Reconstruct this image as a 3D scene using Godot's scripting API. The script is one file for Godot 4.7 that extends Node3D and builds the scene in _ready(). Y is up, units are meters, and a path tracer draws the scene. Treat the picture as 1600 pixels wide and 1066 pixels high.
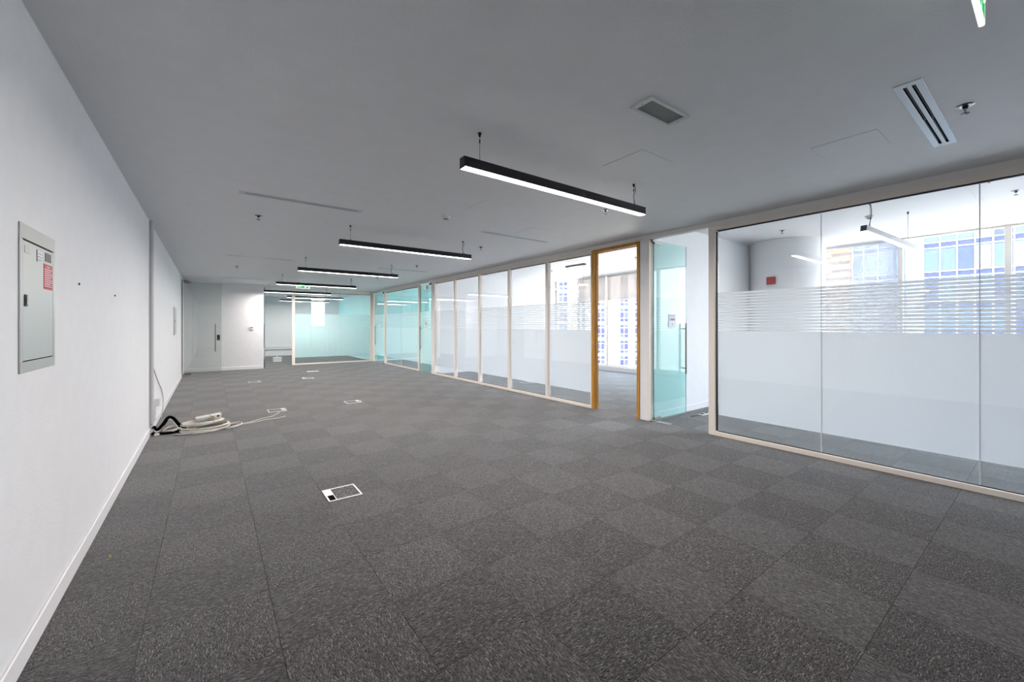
extends Node3D
# Empty open-plan office: grey carpet tiles, white walls, glazed cabins along the right side.
# World: -Z runs along the left wall, +X points to the glazed cabins, metres, eye height 1.40.

const EYE := 1.40
const FOCAL := 635.0          # pixels of a 1600 x 1066 frame
const YAW := -36.595          # degrees
const CEIL := 2.735
const ROOM_CEIL := 2.97
const GX := 5.17              # corridor face of the glazed partition
const FX := 9.95              # inner face of the outer facade
const FILM_LOW := 0.258
const FILM_HIGH := 1.335
const STRIPE_PITCH := 0.0345

var M := {}
var rng := RandomNumberGenerator.new()
var taken := {}
var box_cache := {}

# ------------------------------------------------------------------ materials
func mat(key: String, c: Color, rough := 0.6, metal := 0.0, spec := 0.5) -> StandardMaterial3D:
	var m := StandardMaterial3D.new()
	m.resource_name = key
	m.albedo_color = c
	m.roughness = rough
	m.metallic = metal
	m.metallic_specular = spec
	M[key] = m
	return m

func pane_mat(key: String, c: Color, alpha: float, spec := 0.5) -> StandardMaterial3D:
	var m := mat(key, Color(c.r, c.g, c.b, alpha), 0.02, 0.0, spec)
	m.transparency = BaseMaterial3D.TRANSPARENCY_ALPHA
	return m

func film_mat(key: String, c: Color, alpha: float, back: float) -> StandardMaterial3D:
	var m := mat(key, Color(c.r, c.g, c.b, alpha), 0.55, 0.0, 0.3)
	m.transparency = BaseMaterial3D.TRANSPARENCY_ALPHA
	m.backlight_enabled = true
	m.backlight = Color(back, back, back)
	return m

func glow_mat(key: String, c: Color, e: float) -> StandardMaterial3D:
	var m := mat(key, Color(0.9, 0.9, 0.9), 0.5)
	m.emission_enabled = true
	m.emission = c
	m.emission_energy_multiplier = e
	return m

func noise_tex(seed_: int, freq: float, lo: Color, hi: Color, size := 512) -> NoiseTexture2D:
	var n := FastNoiseLite.new()
	n.seed = seed_
	n.frequency = freq
	n.fractal_octaves = 4
	var t := NoiseTexture2D.new()
	t.width = size
	t.height = size
	t.seamless = true
	t.noise = n
	var g := Gradient.new()
	g.set_color(0, lo)
	g.set_color(1, hi)
	t.color_ramp = g
	return t

func paint_mat(key: String, c: Color, seed_: int) -> StandardMaterial3D:
	# roller-painted plaster: a faint mottle of the paint and a fine orange-peel relief
	var m := mat(key, c, 0.62, 0.0, 0.35)
	m.albedo_texture = noise_tex(seed_, 0.012, Color(0.985, 0.985, 0.985), Color(1, 1, 1))
	m.heightmap_enabled = true
	m.heightmap_texture = noise_tex(seed_ + 5, 0.12, Color.BLACK, Color.WHITE)
	m.heightmap_scale = 0.06
	m.uv1_triplanar = true
	m.uv1_world_triplanar = true
	m.uv1_scale = Vector3(0.7, 0.7, 0.7)
	return m

func carpet_textures() -> Array:
	# short yarn loops lying along one direction: strokes of different greys, and the lean of the pile
	var n := 512
	var grey := PackedFloat32Array()
	grey.resize(n * n)
	var dx := PackedFloat32Array()
	dx.resize(n * n)
	var dy := PackedFloat32Array()
	dy.resize(n * n)
	for i in n * n:
		grey[i] = 0.47
		dx[i] = 0.0
		dy[i] = 0.038
	var r := RandomNumberGenerator.new()
	r.seed = 77
	for k in 15000:
		var x := r.randf() * n
		var y := r.randf() * n
		var len := r.randi_range(9, 24)
		var wide := r.randi_range(2, 4)
		var pick := r.randf()
		var g := r.randf_range(0.34, 0.60)
		if pick > 0.86:
			g = r.randf_range(0.68, 0.98)
		elif pick < 0.22:
			g = r.randf_range(0.10, 0.24)
		var slope := r.randf_range(-0.22, 0.22)
		for s in len:
			var px := x + slope * s
			for w in wide:
				var at := (int(y + s) % n) * n + int(px + w + n) % n
				var edge := 0.82 if (w == 0 or w == wide - 1) else 1.0
				grey[at] = g * edge
				dx[at] = (float(w) - (wide - 1) * 0.5) * 0.34
				dy[at] = 0.038 + (0.5 - float(s) / len) * 0.5
	var bytes := PackedByteArray()
	var normals := PackedByteArray()
	bytes.resize(n * n * 3)
	normals.resize(n * n * 3)
	for i in n * n:
		var v := int(clampf(grey[i], 0, 1) * 255)
		bytes[i * 3] = v
		bytes[i * 3 + 1] = v
		bytes[i * 3 + 2] = int(minf(v * 1.01, 255))
		var nn := Vector3(dx[i], dy[i], 1.0).normalized()
		normals[i * 3] = int((nn.x * 0.5 + 0.5) * 255)
		normals[i * 3 + 1] = int((nn.y * 0.5 + 0.5) * 255)
		normals[i * 3 + 2] = int((nn.z * 0.5 + 0.5) * 255)
	return [ImageTexture.create_from_image(Image.create_from_data(n, n, false, Image.FORMAT_RGB8, bytes)),
		ImageTexture.create_from_image(Image.create_from_data(n, n, false, Image.FORMAT_RGB8, normals))]

func oak_texture() -> ImageTexture:
	var w := 128
	var h := 1024
	var n := FastNoiseLite.new()
	n.seed = 4
	n.frequency = 0.03
	var im := Image.create(w, h, false, Image.FORMAT_RGB8)
	for y in h:
		for x in w:
			var g := n.get_noise_2d(x * 2.6, y * 0.12) * 0.6 + n.get_noise_2d(x * 9.0 + 300, y * 0.35) * 0.4
			var v := clampf(0.5 + g * 0.9, 0.0, 1.0)
			im.set_pixel(x, y, Color(0.66, 0.45, 0.14).lerp(Color(0.86, 0.64, 0.27), v))
	return ImageTexture.create_from_image(im)

func make_materials() -> void:
	paint_mat("wall", Color(0.925, 0.93, 0.94), 11)
	paint_mat("ceiling", Color(0.925, 0.93, 0.94), 31)
	mat("baseboard", Color(0.925, 0.925, 0.935), 0.42)
	mat("frame", Color(0.935, 0.905, 0.87), 0.42)
	mat("header", Color(0.925, 0.92, 0.91), 0.5)
	mat("gasket", Color(0.06, 0.06, 0.07), 0.5)
	mat("edge_seal", Color(0.86, 0.90, 0.91), 0.25)
	pane_mat("glass", Color(0.80, 0.88, 0.88), 0.03)
	pane_mat("facade_glass", Color(0.80, 0.88, 0.90), 0.03)
	pane_mat("green_glass", Color(0.74, 0.97, 0.955), 0.30, 0.38)
	pane_mat("door_glass", Color(0.50, 0.75, 0.72), 0.22)
	pane_mat("pale_green_glass", Color(0.62, 0.72, 0.68), 0.16)
	mat("glass_edge", Color(0.10, 0.28, 0.26), 0.15)
	film_mat("film", Color(0.86, 0.895, 0.92), 1.0, 1.0)
	film_mat("teal_cast_film", Color(0.76, 0.93, 0.94), 1.0, 1.0)  # same frosted film, with the teal cast from behind put into its colour
	film_mat("door_film", Color(0.82, 0.97, 0.96), 0.60, 1.0)
	film_mat("sea_film", Color(0.45, 0.83, 0.82), 1.0, 1.0)
	mat("steel", Color(0.52, 0.51, 0.48), 0.3, 0.9)
	mat("brushed", Color(0.66, 0.66, 0.64), 0.4, 0.85)
	mat("white_plastic", Color(0.88, 0.88, 0.88), 0.4)
	mat("white_metal", Color(0.86, 0.86, 0.87), 0.35)
	mat("pale_metal", Color(0.80, 0.83, 0.85), 0.35)
	mat("housing", Color(0.135, 0.125, 0.15), 0.38, 0.2)
	mat("grey_housing", Color(0.62, 0.62, 0.64), 0.4, 0.2)
	mat("black", Color(0.03, 0.03, 0.033), 0.9, 0.0, 0.12)
	mat("black_plastic", Color(0.07, 0.07, 0.075), 0.42)
	mat("panel_grey", Color(0.72, 0.735, 0.725), 0.4, 0.15)
	mat("panel_door", Color(0.74, 0.765, 0.76), 0.42, 0.1)
	mat("trunking", Color(0.78, 0.785, 0.80), 0.45, 0.0)
	mat("red", Color(0.66, 0.07, 0.09), 0.45)
	mat("red_sign", Color(0.76, 0.13, 0.20), 0.5)
	mat("paper", Color(0.91, 0.91, 0.94), 0.8)
	mat("ink", Color(0.12, 0.12, 0.16), 0.8)
	mat("faint_ink", Color(0.45, 0.44, 0.48), 0.8)
	mat("diffuser_grey", Color(0.44, 0.46, 0.45), 0.5)
	mat("cable", Color(0.87, 0.86, 0.825), 0.5)
	mat("cable_grey", Color(0.66, 0.66, 0.69), 0.5)
	mat("cable_yellow", Color(0.74, 0.64, 0.36), 0.5)
	mat("cable_green", Color(0.12, 0.42, 0.16), 0.5)
	mat("brass", Color(0.66, 0.52, 0.24), 0.35, 0.8)
	mat("yellow", Color(0.86, 0.76, 0.30), 0.5)
	glow_mat("led", Color(1.0, 0.97, 0.95), 3.0)
	glow_mat("exit_white", Color(0.95, 1.0, 0.97), 0.45)
	glow_mat("exit_green", Color(0.0, 0.72, 0.36), 0.35)
	glow_mat("amber", Color(1.0, 0.72, 0.35), 1.2)
	M.exit_green.albedo_color = Color(0.0, 0.5, 0.25)
	var blind := film_mat("blind", Color(0.70, 0.625, 0.575), 0.83, 0.6)
	blind.roughness = 0.9
	var blind2 := film_mat("grey_blind", Color(0.52, 0.515, 0.56), 0.48, 0.6)
	blind2.roughness = 0.9
	var oak := mat("oak", Color(1, 1, 1), 0.42)
	oak.albedo_texture = oak_texture()
	oak.uv1_triplanar = true
	oak.uv1_world_triplanar = true
	oak.uv1_scale = Vector3(2.2, 0.45, 2.2)
	var ct := carpet_textures()
	for k in 3:
		var c := mat("carpet_%d" % k, [Color(0.575, 0.565, 0.563), Color(0.592, 0.58, 0.577), Color(0.562, 0.553, 0.552)][k], 0.95, 0.0, 0.15)
		c.albedo_texture = ct[0]
		c.normal_enabled = true
		c.normal_texture = ct[1]
		c.normal_scale = 1.0
		c.rim_enabled = true
		c.rim = 1.0
		c.rim_tint = 0.2
	mat("hairline", Color(0.68, 0.68, 0.68), 0.7)
	mat("subfloor", Color(0.16, 0.16, 0.165), 0.95)
	# outside
	mat("render_white", Color(0.93, 0.92, 0.89), 0.7)
	mat("render_beige", Color(0.46, 0.40, 0.30), 0.8)
	mat("slab_painted_glow", Color(0.70, 0.40, 0.16), 0.7)  # orange light of the parking floors, painted as slab colour
	mat("tower_glass", Color(0.21, 0.27, 0.42), 0.2, 0.1, 0.5)
	mat("tower_glass_pale", Color(0.30, 0.36, 0.48), 0.2, 0.1, 0.5)
	mat("tower_glass_deep", Color(0.15, 0.19, 0.34), 0.2, 0.1, 0.5)
	mat("tower_spandrel", Color(0.11, 0.14, 0.28), 0.25, 0.1)
	mat("tower_frame", Color(0.50, 0.56, 0.64), 0.5)
	mat("window_blue", Color(0.13, 0.155, 0.28), 0.2, 0.0, 0.35)
	mat("window_blue_pale", Color(0.20, 0.225, 0.34), 0.2, 0.0, 0.35)
	mat("street", Color(0.74, 0.72, 0.69), 0.9)

# ------------------------------------------------------------------ building blocks
func put(node: Node3D, called: String, parent: Node) -> Node3D:
	if parent == self:
		if taken.has(called):
			taken[called] += 1
			called = "%s_%03d" % [called, taken[called]]
		else:
			taken[called] = 0
	node.name = called
	parent.add_child(node, true)
	return node

func tag(o: Node, label: String, category := "", group := "", kind := "") -> Node:
	if label:
		o.set_meta("label", label)
	if category:
		o.set_meta("category", category)
	if group:
		o.set_meta("group", group)
	if kind:
		o.set_meta("kind", kind)
	return o

func thing(called: String, at: Vector3, label: String, category: String, group := "") -> Node3D:
	var o := Node3D.new()
	put(o, called, self)
	o.position = at
	tag(o, label, category, group)
	return o

func setting(called: String, label: String) -> Node3D:
	var o := Node3D.new()
	put(o, called, self)
	tag(o, label, "", "", "structure")
	return o

func mi(called: String, mesh: Mesh, m: Material, parent: Node, at := Vector3.ZERO) -> MeshInstance3D:
	var o := MeshInstance3D.new()
	o.mesh = mesh
	o.material_override = m
	put(o, called, parent)
	o.position = at
	return o

func face(st: SurfaceTool, pts: Array, n: Vector3) -> void:
	var flip: bool = (pts[1] - pts[0]).cross(pts[2] - pts[0]).dot(n) > 0
	for k in range(1, pts.size() - 1):
		for v in ([pts[0], pts[k + 1], pts[k]] if flip else [pts[0], pts[k], pts[k + 1]]):
			st.set_normal(n)
			st.set_uv(Vector2(v.x, v.z))
			st.add_vertex(v)

func bevel_box(size: Vector3, b := 0.0) -> Mesh:
	if b <= 0.0:
		var key0 := "p%.4f,%.4f,%.4f" % [size.x, size.y, size.z]
		if not box_cache.has(key0):
			var bm := BoxMesh.new()
			bm.size = size
			box_cache[key0] = bm
		return box_cache[key0]
	b = minf(b, minf(size.x, minf(size.y, size.z)) * 0.45)
	var key := "b%.4f,%.4f,%.4f,%.4f" % [size.x, size.y, size.z, b]
	if box_cache.has(key):
		return box_cache[key]
	var st := SurfaceTool.new()
	st.begin(Mesh.PRIMITIVE_TRIANGLES)
	var h := size / 2
	var i := h - Vector3(b, b, b)
	for s in [-1.0, 1.0]:
		face(st, [Vector3(s * h.x, -i.y, -i.z), Vector3(s * h.x, i.y, -i.z), Vector3(s * h.x, i.y, i.z), Vector3(s * h.x, -i.y, i.z)], Vector3(s, 0, 0))
		face(st, [Vector3(-i.x, s * h.y, -i.z), Vector3(i.x, s * h.y, -i.z), Vector3(i.x, s * h.y, i.z), Vector3(-i.x, s * h.y, i.z)], Vector3(0, s, 0))
		face(st, [Vector3(-i.x, -i.y, s * h.z), Vector3(i.x, -i.y, s * h.z), Vector3(i.x, i.y, s * h.z), Vector3(-i.x, i.y, s * h.z)], Vector3(0, 0, s))
		for t in [-1.0, 1.0]:
			face(st, [Vector3(s * h.x, t * i.y, -i.z), Vector3(s * h.x, t * i.y, i.z), Vector3(s * i.x, t * h.y, i.z), Vector3(s * i.x, t * h.y, -i.z)], Vector3(s, t, 0).normalized())
			face(st, [Vector3(s * h.x, -i.y, t * i.z), Vector3(s * h.x, i.y, t * i.z), Vector3(s * i.x, i.y, t * h.z), Vector3(s * i.x, -i.y, t * h.z)], Vector3(s, 0, t).normalized())
			face(st, [Vector3(-i.x, s * h.y, t * i.z), Vector3(i.x, s * h.y, t * i.z), Vector3(i.x, s * i.y, t * h.z), Vector3(-i.x, s * i.y, t * h.z)], Vector3(0, s, t).normalized())
			for q in [-1.0, 1.0]:
				face(st, [Vector3(s * h.x, t * i.y, q * i.z), Vector3(s * i.x, t * h.y, q * i.z), Vector3(s * i.x, t * i.y, q * h.z)], Vector3(s, t, q).normalized())
	box_cache[key] = st.commit()
	return box_cache[key]

func bx(parent: Node, called: String, a: Vector3, b: Vector3, m: Material, bevel := 0.0) -> MeshInstance3D:
	var lo := Vector3(minf(a.x, b.x), minf(a.y, b.y), minf(a.z, b.z))
	var hi := Vector3(maxf(a.x, b.x), maxf(a.y, b.y), maxf(a.z, b.z))
	return mi(called, bevel_box(hi - lo, bevel), m, parent, (lo + hi) / 2)

func sbx(called: String, a: Vector3, b: Vector3, m: Material, label: String, bevel := 0.0) -> MeshInstance3D:
	var o := bx(self, called, a, b, m, bevel)
	tag(o, label, "", "", "structure")
	return o

func smooth_path(pts: Array, steps := 8, closed := false) -> PackedVector3Array:
	var out := PackedVector3Array()
	var n := pts.size()
	var last := n if closed else n - 1
	for i in last:
		var p0: Vector3 = pts[(i - 1 + n) % n] if (closed or i > 0) else pts[0]
		var p1: Vector3 = pts[i]
		var p2: Vector3 = pts[(i + 1) % n]
		var p3: Vector3 = pts[(i + 2) % n] if (closed or i + 2 < n) else pts[n - 1]
		for s in steps:
			out.append(p1.cubic_interpolate(p2, p0, p3, float(s) / steps))
	if not closed:
		out.append(pts[n - 1])
	return out

func tube(path: PackedVector3Array, r: float, sides := 6, closed := false) -> ArrayMesh:
	var st := SurfaceTool.new()
	st.begin(Mesh.PRIMITIVE_TRIANGLES)
	var n := path.size()
	var up := Vector3.UP
	var rings := []
	for i in n:
		var t: Vector3
		if closed:
			t = (path[(i + 1) % n] - path[(i - 1 + n) % n]).normalized()
		else:
			t = (path[mini(i + 1, n - 1)] - path[maxi(i - 1, 0)]).normalized()
		var a := up - t * up.dot(t)
		if a.length() < 0.05:
			a = Vector3.RIGHT - t * Vector3.RIGHT.dot(t)
		a = a.normalized()
		up = a
		var b := t.cross(a)
		var ring := []
		for k in sides:
			var f := TAU * k / sides
			ring.append(a * cos(f) + b * sin(f))
		rings.append(ring)
	for i in (n if closed else n - 1):
		var j := (i + 1) % n
		for k in sides:
			var l := (k + 1) % sides
			for q in [[i, k], [j, l], [i, l], [i, k], [j, k], [j, l]]:
				st.set_normal(rings[q[0]][q[1]])
				st.set_uv(Vector2(float(q[1]) / sides, q[0] * 0.1))
				st.add_vertex(path[q[0]] + rings[q[0]][q[1]] * r)
	if not closed:
		for e in [0, n - 1]:
			var nn: Vector3 = (path[0] - path[1]) if e == 0 else (path[n - 1] - path[n - 2])
			var pts := []
			for k in sides:
				pts.append(path[e] + rings[e][k] * r)
			face(st, pts, nn.normalized())
	return st.commit()

func lathe(profile: Array, sides := 20) -> ArrayMesh:
	# profile: Vector2(radius, y) from one end to the other, around the Y axis
	var st := SurfaceTool.new()
	st.begin(Mesh.PRIMITIVE_TRIANGLES)
	for i in profile.size() - 1:
		var p: Vector2 = profile[i]
		var q: Vector2 = profile[i + 1]
		var d := q - p
		for k in sides:
			var f0 := TAU * k / sides
			var f1 := TAU * (k + 1) / sides
			var fm := (f0 + f1) / 2
			var n := Vector3(d.y * cos(fm), -d.x, d.y * sin(fm)).normalized()
			var pts := [Vector3(p.x * cos(f0), p.y, p.x * sin(f0)), Vector3(p.x * cos(f1), p.y, p.x * sin(f1)), Vector3(q.x * cos(f1), q.y, q.x * sin(f1)), Vector3(q.x * cos(f0), q.y, q.x * sin(f0))]
			if p.x < 1e-5:
				pts = [pts[0], pts[2], pts[3]]
			elif q.x < 1e-5:
				pts = [pts[0], pts[1], pts[2]]
			face(st, pts, n)
	return st.commit()

func rod(parent: Node, called: String, a: Vector3, b: Vector3, r: float, m: Material, sides := 8) -> MeshInstance3D:
	var mid := (a + b) / 2
	var p := PackedVector3Array([a - mid, b - mid])
	return mi(called, tube(p, r, sides), m, parent, mid)

func lettering(parent: Node, called: String, text: String, size: float, m: Material, at: Vector3, basis_: Basis, bold := false, depth := 0.0006) -> MeshInstance3D:
	var f := SystemFont.new()
	f.font_names = PackedStringArray(["Droid Sans"])
	if bold:
		f.font_weight = 700
	var t := TextMesh.new()
	t.text = text
	t.font = f
	t.font_size = 64
	t.pixel_size = size / 64.0
	t.depth = depth
	t.curve_step = 2.0
	var o := mi(called, t, m, parent, at)
	o.basis = basis_
	return o

func area_light(parent: Node, at: Vector3, basis_: Basis, sx: float, sy: float, energy: float, c: Color) -> void:
	var l := AreaLight3D.new()
	l.area_size = Vector2(sx, sy)
	l.light_energy = energy
	l.light_color = c
	l.shadow_enabled = true
	l.set("area_normalize_energy", true)
	l.set("area_range", 40.0)
	l.set("area_attenuation", 2.0)
	put(l, "lamp_light", parent)
	l.transform = Transform3D(basis_, at)

# ------------------------------------------------------------------ fixtures
const LAMP_COLOR := Color(1.0, 0.965, 0.94)
const LAMP_ENERGY := 3.2
const LAMP_GROUP := "black linear pendant lights along the office ceiling"

func linear_light(x0: float, x1: float, z: float, bottom: float, ceil_y: float, label: String, energy: float) -> void:
	var t := thing("linear_pendant_light", Vector3((x0 + x1) / 2, ceil_y, z), label, "pendant light", LAMP_GROUP)
	var hl := (x1 - x0) / 2
	var yb := bottom - ceil_y
	var h := 0.073
	var w := 0.066
	bx(t, "housing", Vector3(-hl + 0.004, yb + 0.006, -w / 2), Vector3(hl - 0.004, yb + h, w / 2), M.housing, 0.0025)
	bx(t, "diffuser", Vector3(-hl + 0.004, yb, -w / 2 + 0.004), Vector3(hl - 0.004, yb + 0.0055, w / 2 - 0.004), M.led)
	for s in [-1.0, 1.0]:
		bx(t, "end_cap", Vector3(s * (hl - 0.004), yb, -w / 2), Vector3(s * hl, yb + h, w / 2), M.housing)
		var wx: float = s * (hl - 0.14)
		mi("ceiling_mount", lathe([Vector2(0, -0.028), Vector2(0.007, -0.026), Vector2(0.009, -0.012), Vector2(0.013, -0.004), Vector2(0.013, 0.0), Vector2(0, 0)], 10), M.black_plastic, t, Vector3(wx, 0, 0))
		rod(t, "suspension_wire", Vector3(wx, -0.026, 0), Vector3(wx, yb + h, 0), 0.0014, M.black_plastic, 5)
		rod(t, "wire_gripper", Vector3(wx, -0.07, 0), Vector3(wx, -0.045, 0), 0.005, M.black_plastic, 6)
		rod(t, "wire_anchor", Vector3(wx, yb + h, 0), Vector3(wx, yb + h + 0.014, 0), 0.006, M.black_plastic, 6)
		if s > 0:
			var cp := smooth_path([Vector3(wx + 0.012, -0.005, 0), Vector3(wx + 0.02, -0.06, 0.004), Vector3(wx - 0.012, -0.11, 0.008), Vector3(wx + 0.004, yb + h + 0.03, 0.004), Vector3(wx + 0.03, yb + h + 0.008, 0), Vector3(wx + 0.075, yb + h + 0.003, 0)], 5)
			mi("power_cord", tube(cp, 0.0032, 5), M.black_plastic, t)
	area_light(t, Vector3(0, yb - 0.003, 0), Basis(Vector3.RIGHT, -PI / 2), x1 - x0 - 0.02, w - 0.01, energy, LAMP_COLOR)

func sprinkler(x: float, z: float, y: float, label: String, group: String) -> void:
	var t := thing("sprinkler_head", Vector3(x, y, z), label, "sprinkler", group)
	mi("escutcheon", lathe([Vector2(0.016, -0.006), Vector2(0.030, -0.006), Vector2(0.040, -0.002), Vector2(0.041, 0.0), Vector2(0.016, 0.0), Vector2(0.016, -0.006)], 18), M.steel, t)
	rod(t, "nipple", Vector3(0, 0, 0), Vector3(0, -0.022, 0), 0.012, M.black_plastic, 10)
	for s in [-1.0, 1.0]:
		mi("yoke_arm", tube(smooth_path([Vector3(s * 0.008, -0.02, 0), Vector3(s * 0.014, -0.033, 0), Vector3(s * 0.003, -0.048, 0)], 4), 0.0026, 5), M.brushed, t)
	mi("deflector", lathe([Vector2(0, -0.052), Vector2(0.019, -0.051), Vector2(0.019, -0.048), Vector2(0, -0.048)], 14), M.black_plastic, t)

func slot_diffuser(x0: float, x1: float, z: float, label: String) -> void:
	var t := thing("slot_diffuser", Vector3((x0 + x1) / 2, CEIL, z), label, "air vent", "linear slot air diffusers in the office ceiling")
	var hl := (x1 - x0) / 2
	var y0 := -0.0032
	var zs := [-0.060, -0.026, -0.010, 0.010, 0.026, 0.060]
	for k in 3:
		bx(t, ["outer_rail", "centre_rail", "outer_rail"][k], Vector3(-hl, y0, zs[k * 2]), Vector3(hl, 0, zs[k * 2 + 1]), M.pale_metal, 0.002)
	for s in [-1.0, 1.0]:
		bx(t, "end_rail", Vector3(s * hl, y0 + 0.0005, -0.059), Vector3(s * (hl - 0.05), -0.0005, 0.059), M.pale_metal)
	for k in 2:
		var za: float = zs[k * 2 + 1]
		var zb: float = zs[k * 2 + 2]
		bx(t, "slot_back", Vector3(-hl + 0.05, -0.0012, za), Vector3(hl - 0.05, -0.0002, zb), M.black)
		bx(t, "deflector_blade", Vector3(-hl + 0.05, -0.0028, za + 0.009), Vector3(-0.012, -0.0015, za + 0.0115), M.black_plastic)
		bx(t, "deflector_blade", Vector3(0.012, -0.0028, za + 0.003), Vector3(hl - 0.12, -0.0015, za + 0.0055), M.black_plastic)
		bx(t, "bridge", Vector3(-0.006, -0.0028, za), Vector3(0.006, -0.0015, zb), M.black_plastic)

func access_panel(x0: float, x1: float, z0: float, z1: float, label: String) -> void:
	var t := thing("ceiling_access_panel", Vector3((x0 + x1) / 2, CEIL, (z0 + z1) / 2), label, "access panel", "flush access panels in the ceiling")
	var hx := (x1 - x0) / 2
	var hz := (z1 - z0) / 2
	bx(t, "panel", Vector3(-hx + 0.002, -0.0022, -hz + 0.002), Vector3(hx - 0.002, 0, hz - 0.002), M.ceiling, 0.0008)
	for s in [-1.0, 1.0]:
		bx(t, "shadow_gap", Vector3(s * (hx - 0.0018), -0.0006, -hz), Vector3(s * hx, 0, hz), M.hairline)
		bx(t, "shadow_gap", Vector3(-hx, -0.0006, s * (hz - 0.0018)), Vector3(hx, 0, s * hz), M.hairline)

func smoke_detector(x: float, z: float, y: float, label: String) -> void:
	var t := thing("smoke_detector", Vector3(x, y, z), label, "smoke detector")
	mi("base", lathe([Vector2(0.052, 0), Vector2(0.052, -0.010), Vector2(0.047, -0.014), Vector2(0, -0.014)], 24), M.white_plastic, t)
	mi("chamber", lathe([Vector2(0.044, -0.014), Vector2(0.040, -0.032), Vector2(0.030, -0.034), Vector2(0, -0.034)], 24), M.white_plastic, t)
	mi("sensor_ring", lathe([Vector2(0.029, -0.034), Vector2(0.027, -0.043), Vector2(0, -0.043)], 20), M.black_plastic, t)
	mi("cap", lathe([Vector2(0.028, -0.043), Vector2(0.022, -0.048), Vector2(0, -0.049)], 20), M.white_plastic, t)

func exit_sign(x0: float, x1: float, z: float, y0: float, y1: float, label: String) -> void:
	var t := thing("exit_sign", Vector3((x0 + x1) / 2, CEIL, z), label, "exit sign")
	var hl := (x1 - x0) / 2
	var b := y0 - CEIL
	var u := y1 - CEIL
	var h := u - b
	bx(t, "light_box", Vector3(-hl, b, -0.008), Vector3(hl, u, 0.008), M.exit_white, 0.003)
	for s in [-1.0, 1.0]:
		var f: float = 0.0081 * s
		var e: float = 0.0092 * s
		bx(t, "green_panel", Vector3(-hl + 0.02, b + 0.012, f), Vector3(0.05, u - 0.02, e), M.exit_green)
		bx(t, "green_panel", Vector3(hl - 0.105, b + 0.012, f), Vector3(hl - 0.03, u - 0.02, e), M.exit_green)
		# running figure and arrow in white on the panels
		var g: float = 0.0094 * s
		var k: float = 0.0100 * s
		rod(t, "pictogram_head", Vector3(-0.065, b + h * 0.76, g), Vector3(-0.065, b + h * 0.76, k), 0.011, M.exit_white, 10)
		mi("pictogram_body", tube(smooth_path([Vector3(-0.07, b + h * 0.66, g), Vector3(-0.09, b + h * 0.45, g), Vector3(-0.06, b + h * 0.36, g), Vector3(-0.072, b + h * 0.22, g)], 4), 0.007, 6), M.exit_white, t)
		mi("pictogram_arm", tube(smooth_path([Vector3(-0.12, b + h * 0.5, g), Vector3(-0.08, b + h * 0.63, g), Vector3(-0.03, b + h * 0.5, g)], 4), 0.005, 6), M.exit_white, t)
		mi("pictogram_leg", tube(smooth_path([Vector3(-0.09, b + h * 0.45, g), Vector3(-0.115, b + h * 0.3, g), Vector3(-0.15, b + h * 0.3, g)], 4), 0.006, 6), M.exit_white, t)
		mi("arrow", tube(PackedVector3Array([Vector3(hl - 0.067, b + h * 0.7, g), Vector3(hl - 0.067, b + h * 0.3, g)]), 0.005, 6), M.exit_white, t)
		rod(t, "hanger", Vector3(s * hl * 0.6, u, 0), Vector3(s * hl * 0.6, 0, 0), 0.004, M.white_metal, 6)

func floor_box(x: float, z: float, sx: float, sz: float, flap_side: float, open_lid: bool, label: String) -> void:
	var t := thing("floor_outlet_box", Vector3(x, 0, z), label, "floor outlet", "floor outlet boxes set in the carpet")
	var hx := sx / 2
	var hz := sz / 2
	var w := 0.014
	bx(t, "lid", Vector3(-hx + w, 0.0005, -hz + w), Vector3(hx - w, 0.004, hz - w), M.carpet_2, 0.001)
	for s in [-1.0, 1.0]:
		bx(t, "frame_rail", Vector3(-hx, 0.0, s * hz), Vector3(hx, 0.006, s * (hz - w)), M.white_metal, 0.0015)
		bx(t, "frame_rail", Vector3(s * hx, 0.0, -hz + w), Vector3(s * (hx - w), 0.006, hz - w), M.white_metal, 0.0015)
	var fx := flap_side * (hx - w)
	var gx := flap_side * (hx - w - 0.045)
	bx(t, "cable_flap", Vector3(fx, 0.004, -hz + w), Vector3(gx, 0.0065, 0.01), M.white_metal, 0.001)
	bx(t, "cable_opening", Vector3(fx, 0.004, 0.012), Vector3(gx, 0.0048, hz - w - 0.006), M.black)
	bx(t, "lid_trim", Vector3(gx, 0.004, -hz + w), Vector3(gx - flap_side * 0.006, 0.0065, hz - w), M.white_metal)
	if open_lid:
		bx(t, "raised_flap", Vector3(fx, 0.006, hz - w), Vector3(gx, 0.035, hz - w - 0.004), M.white_metal)

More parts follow.
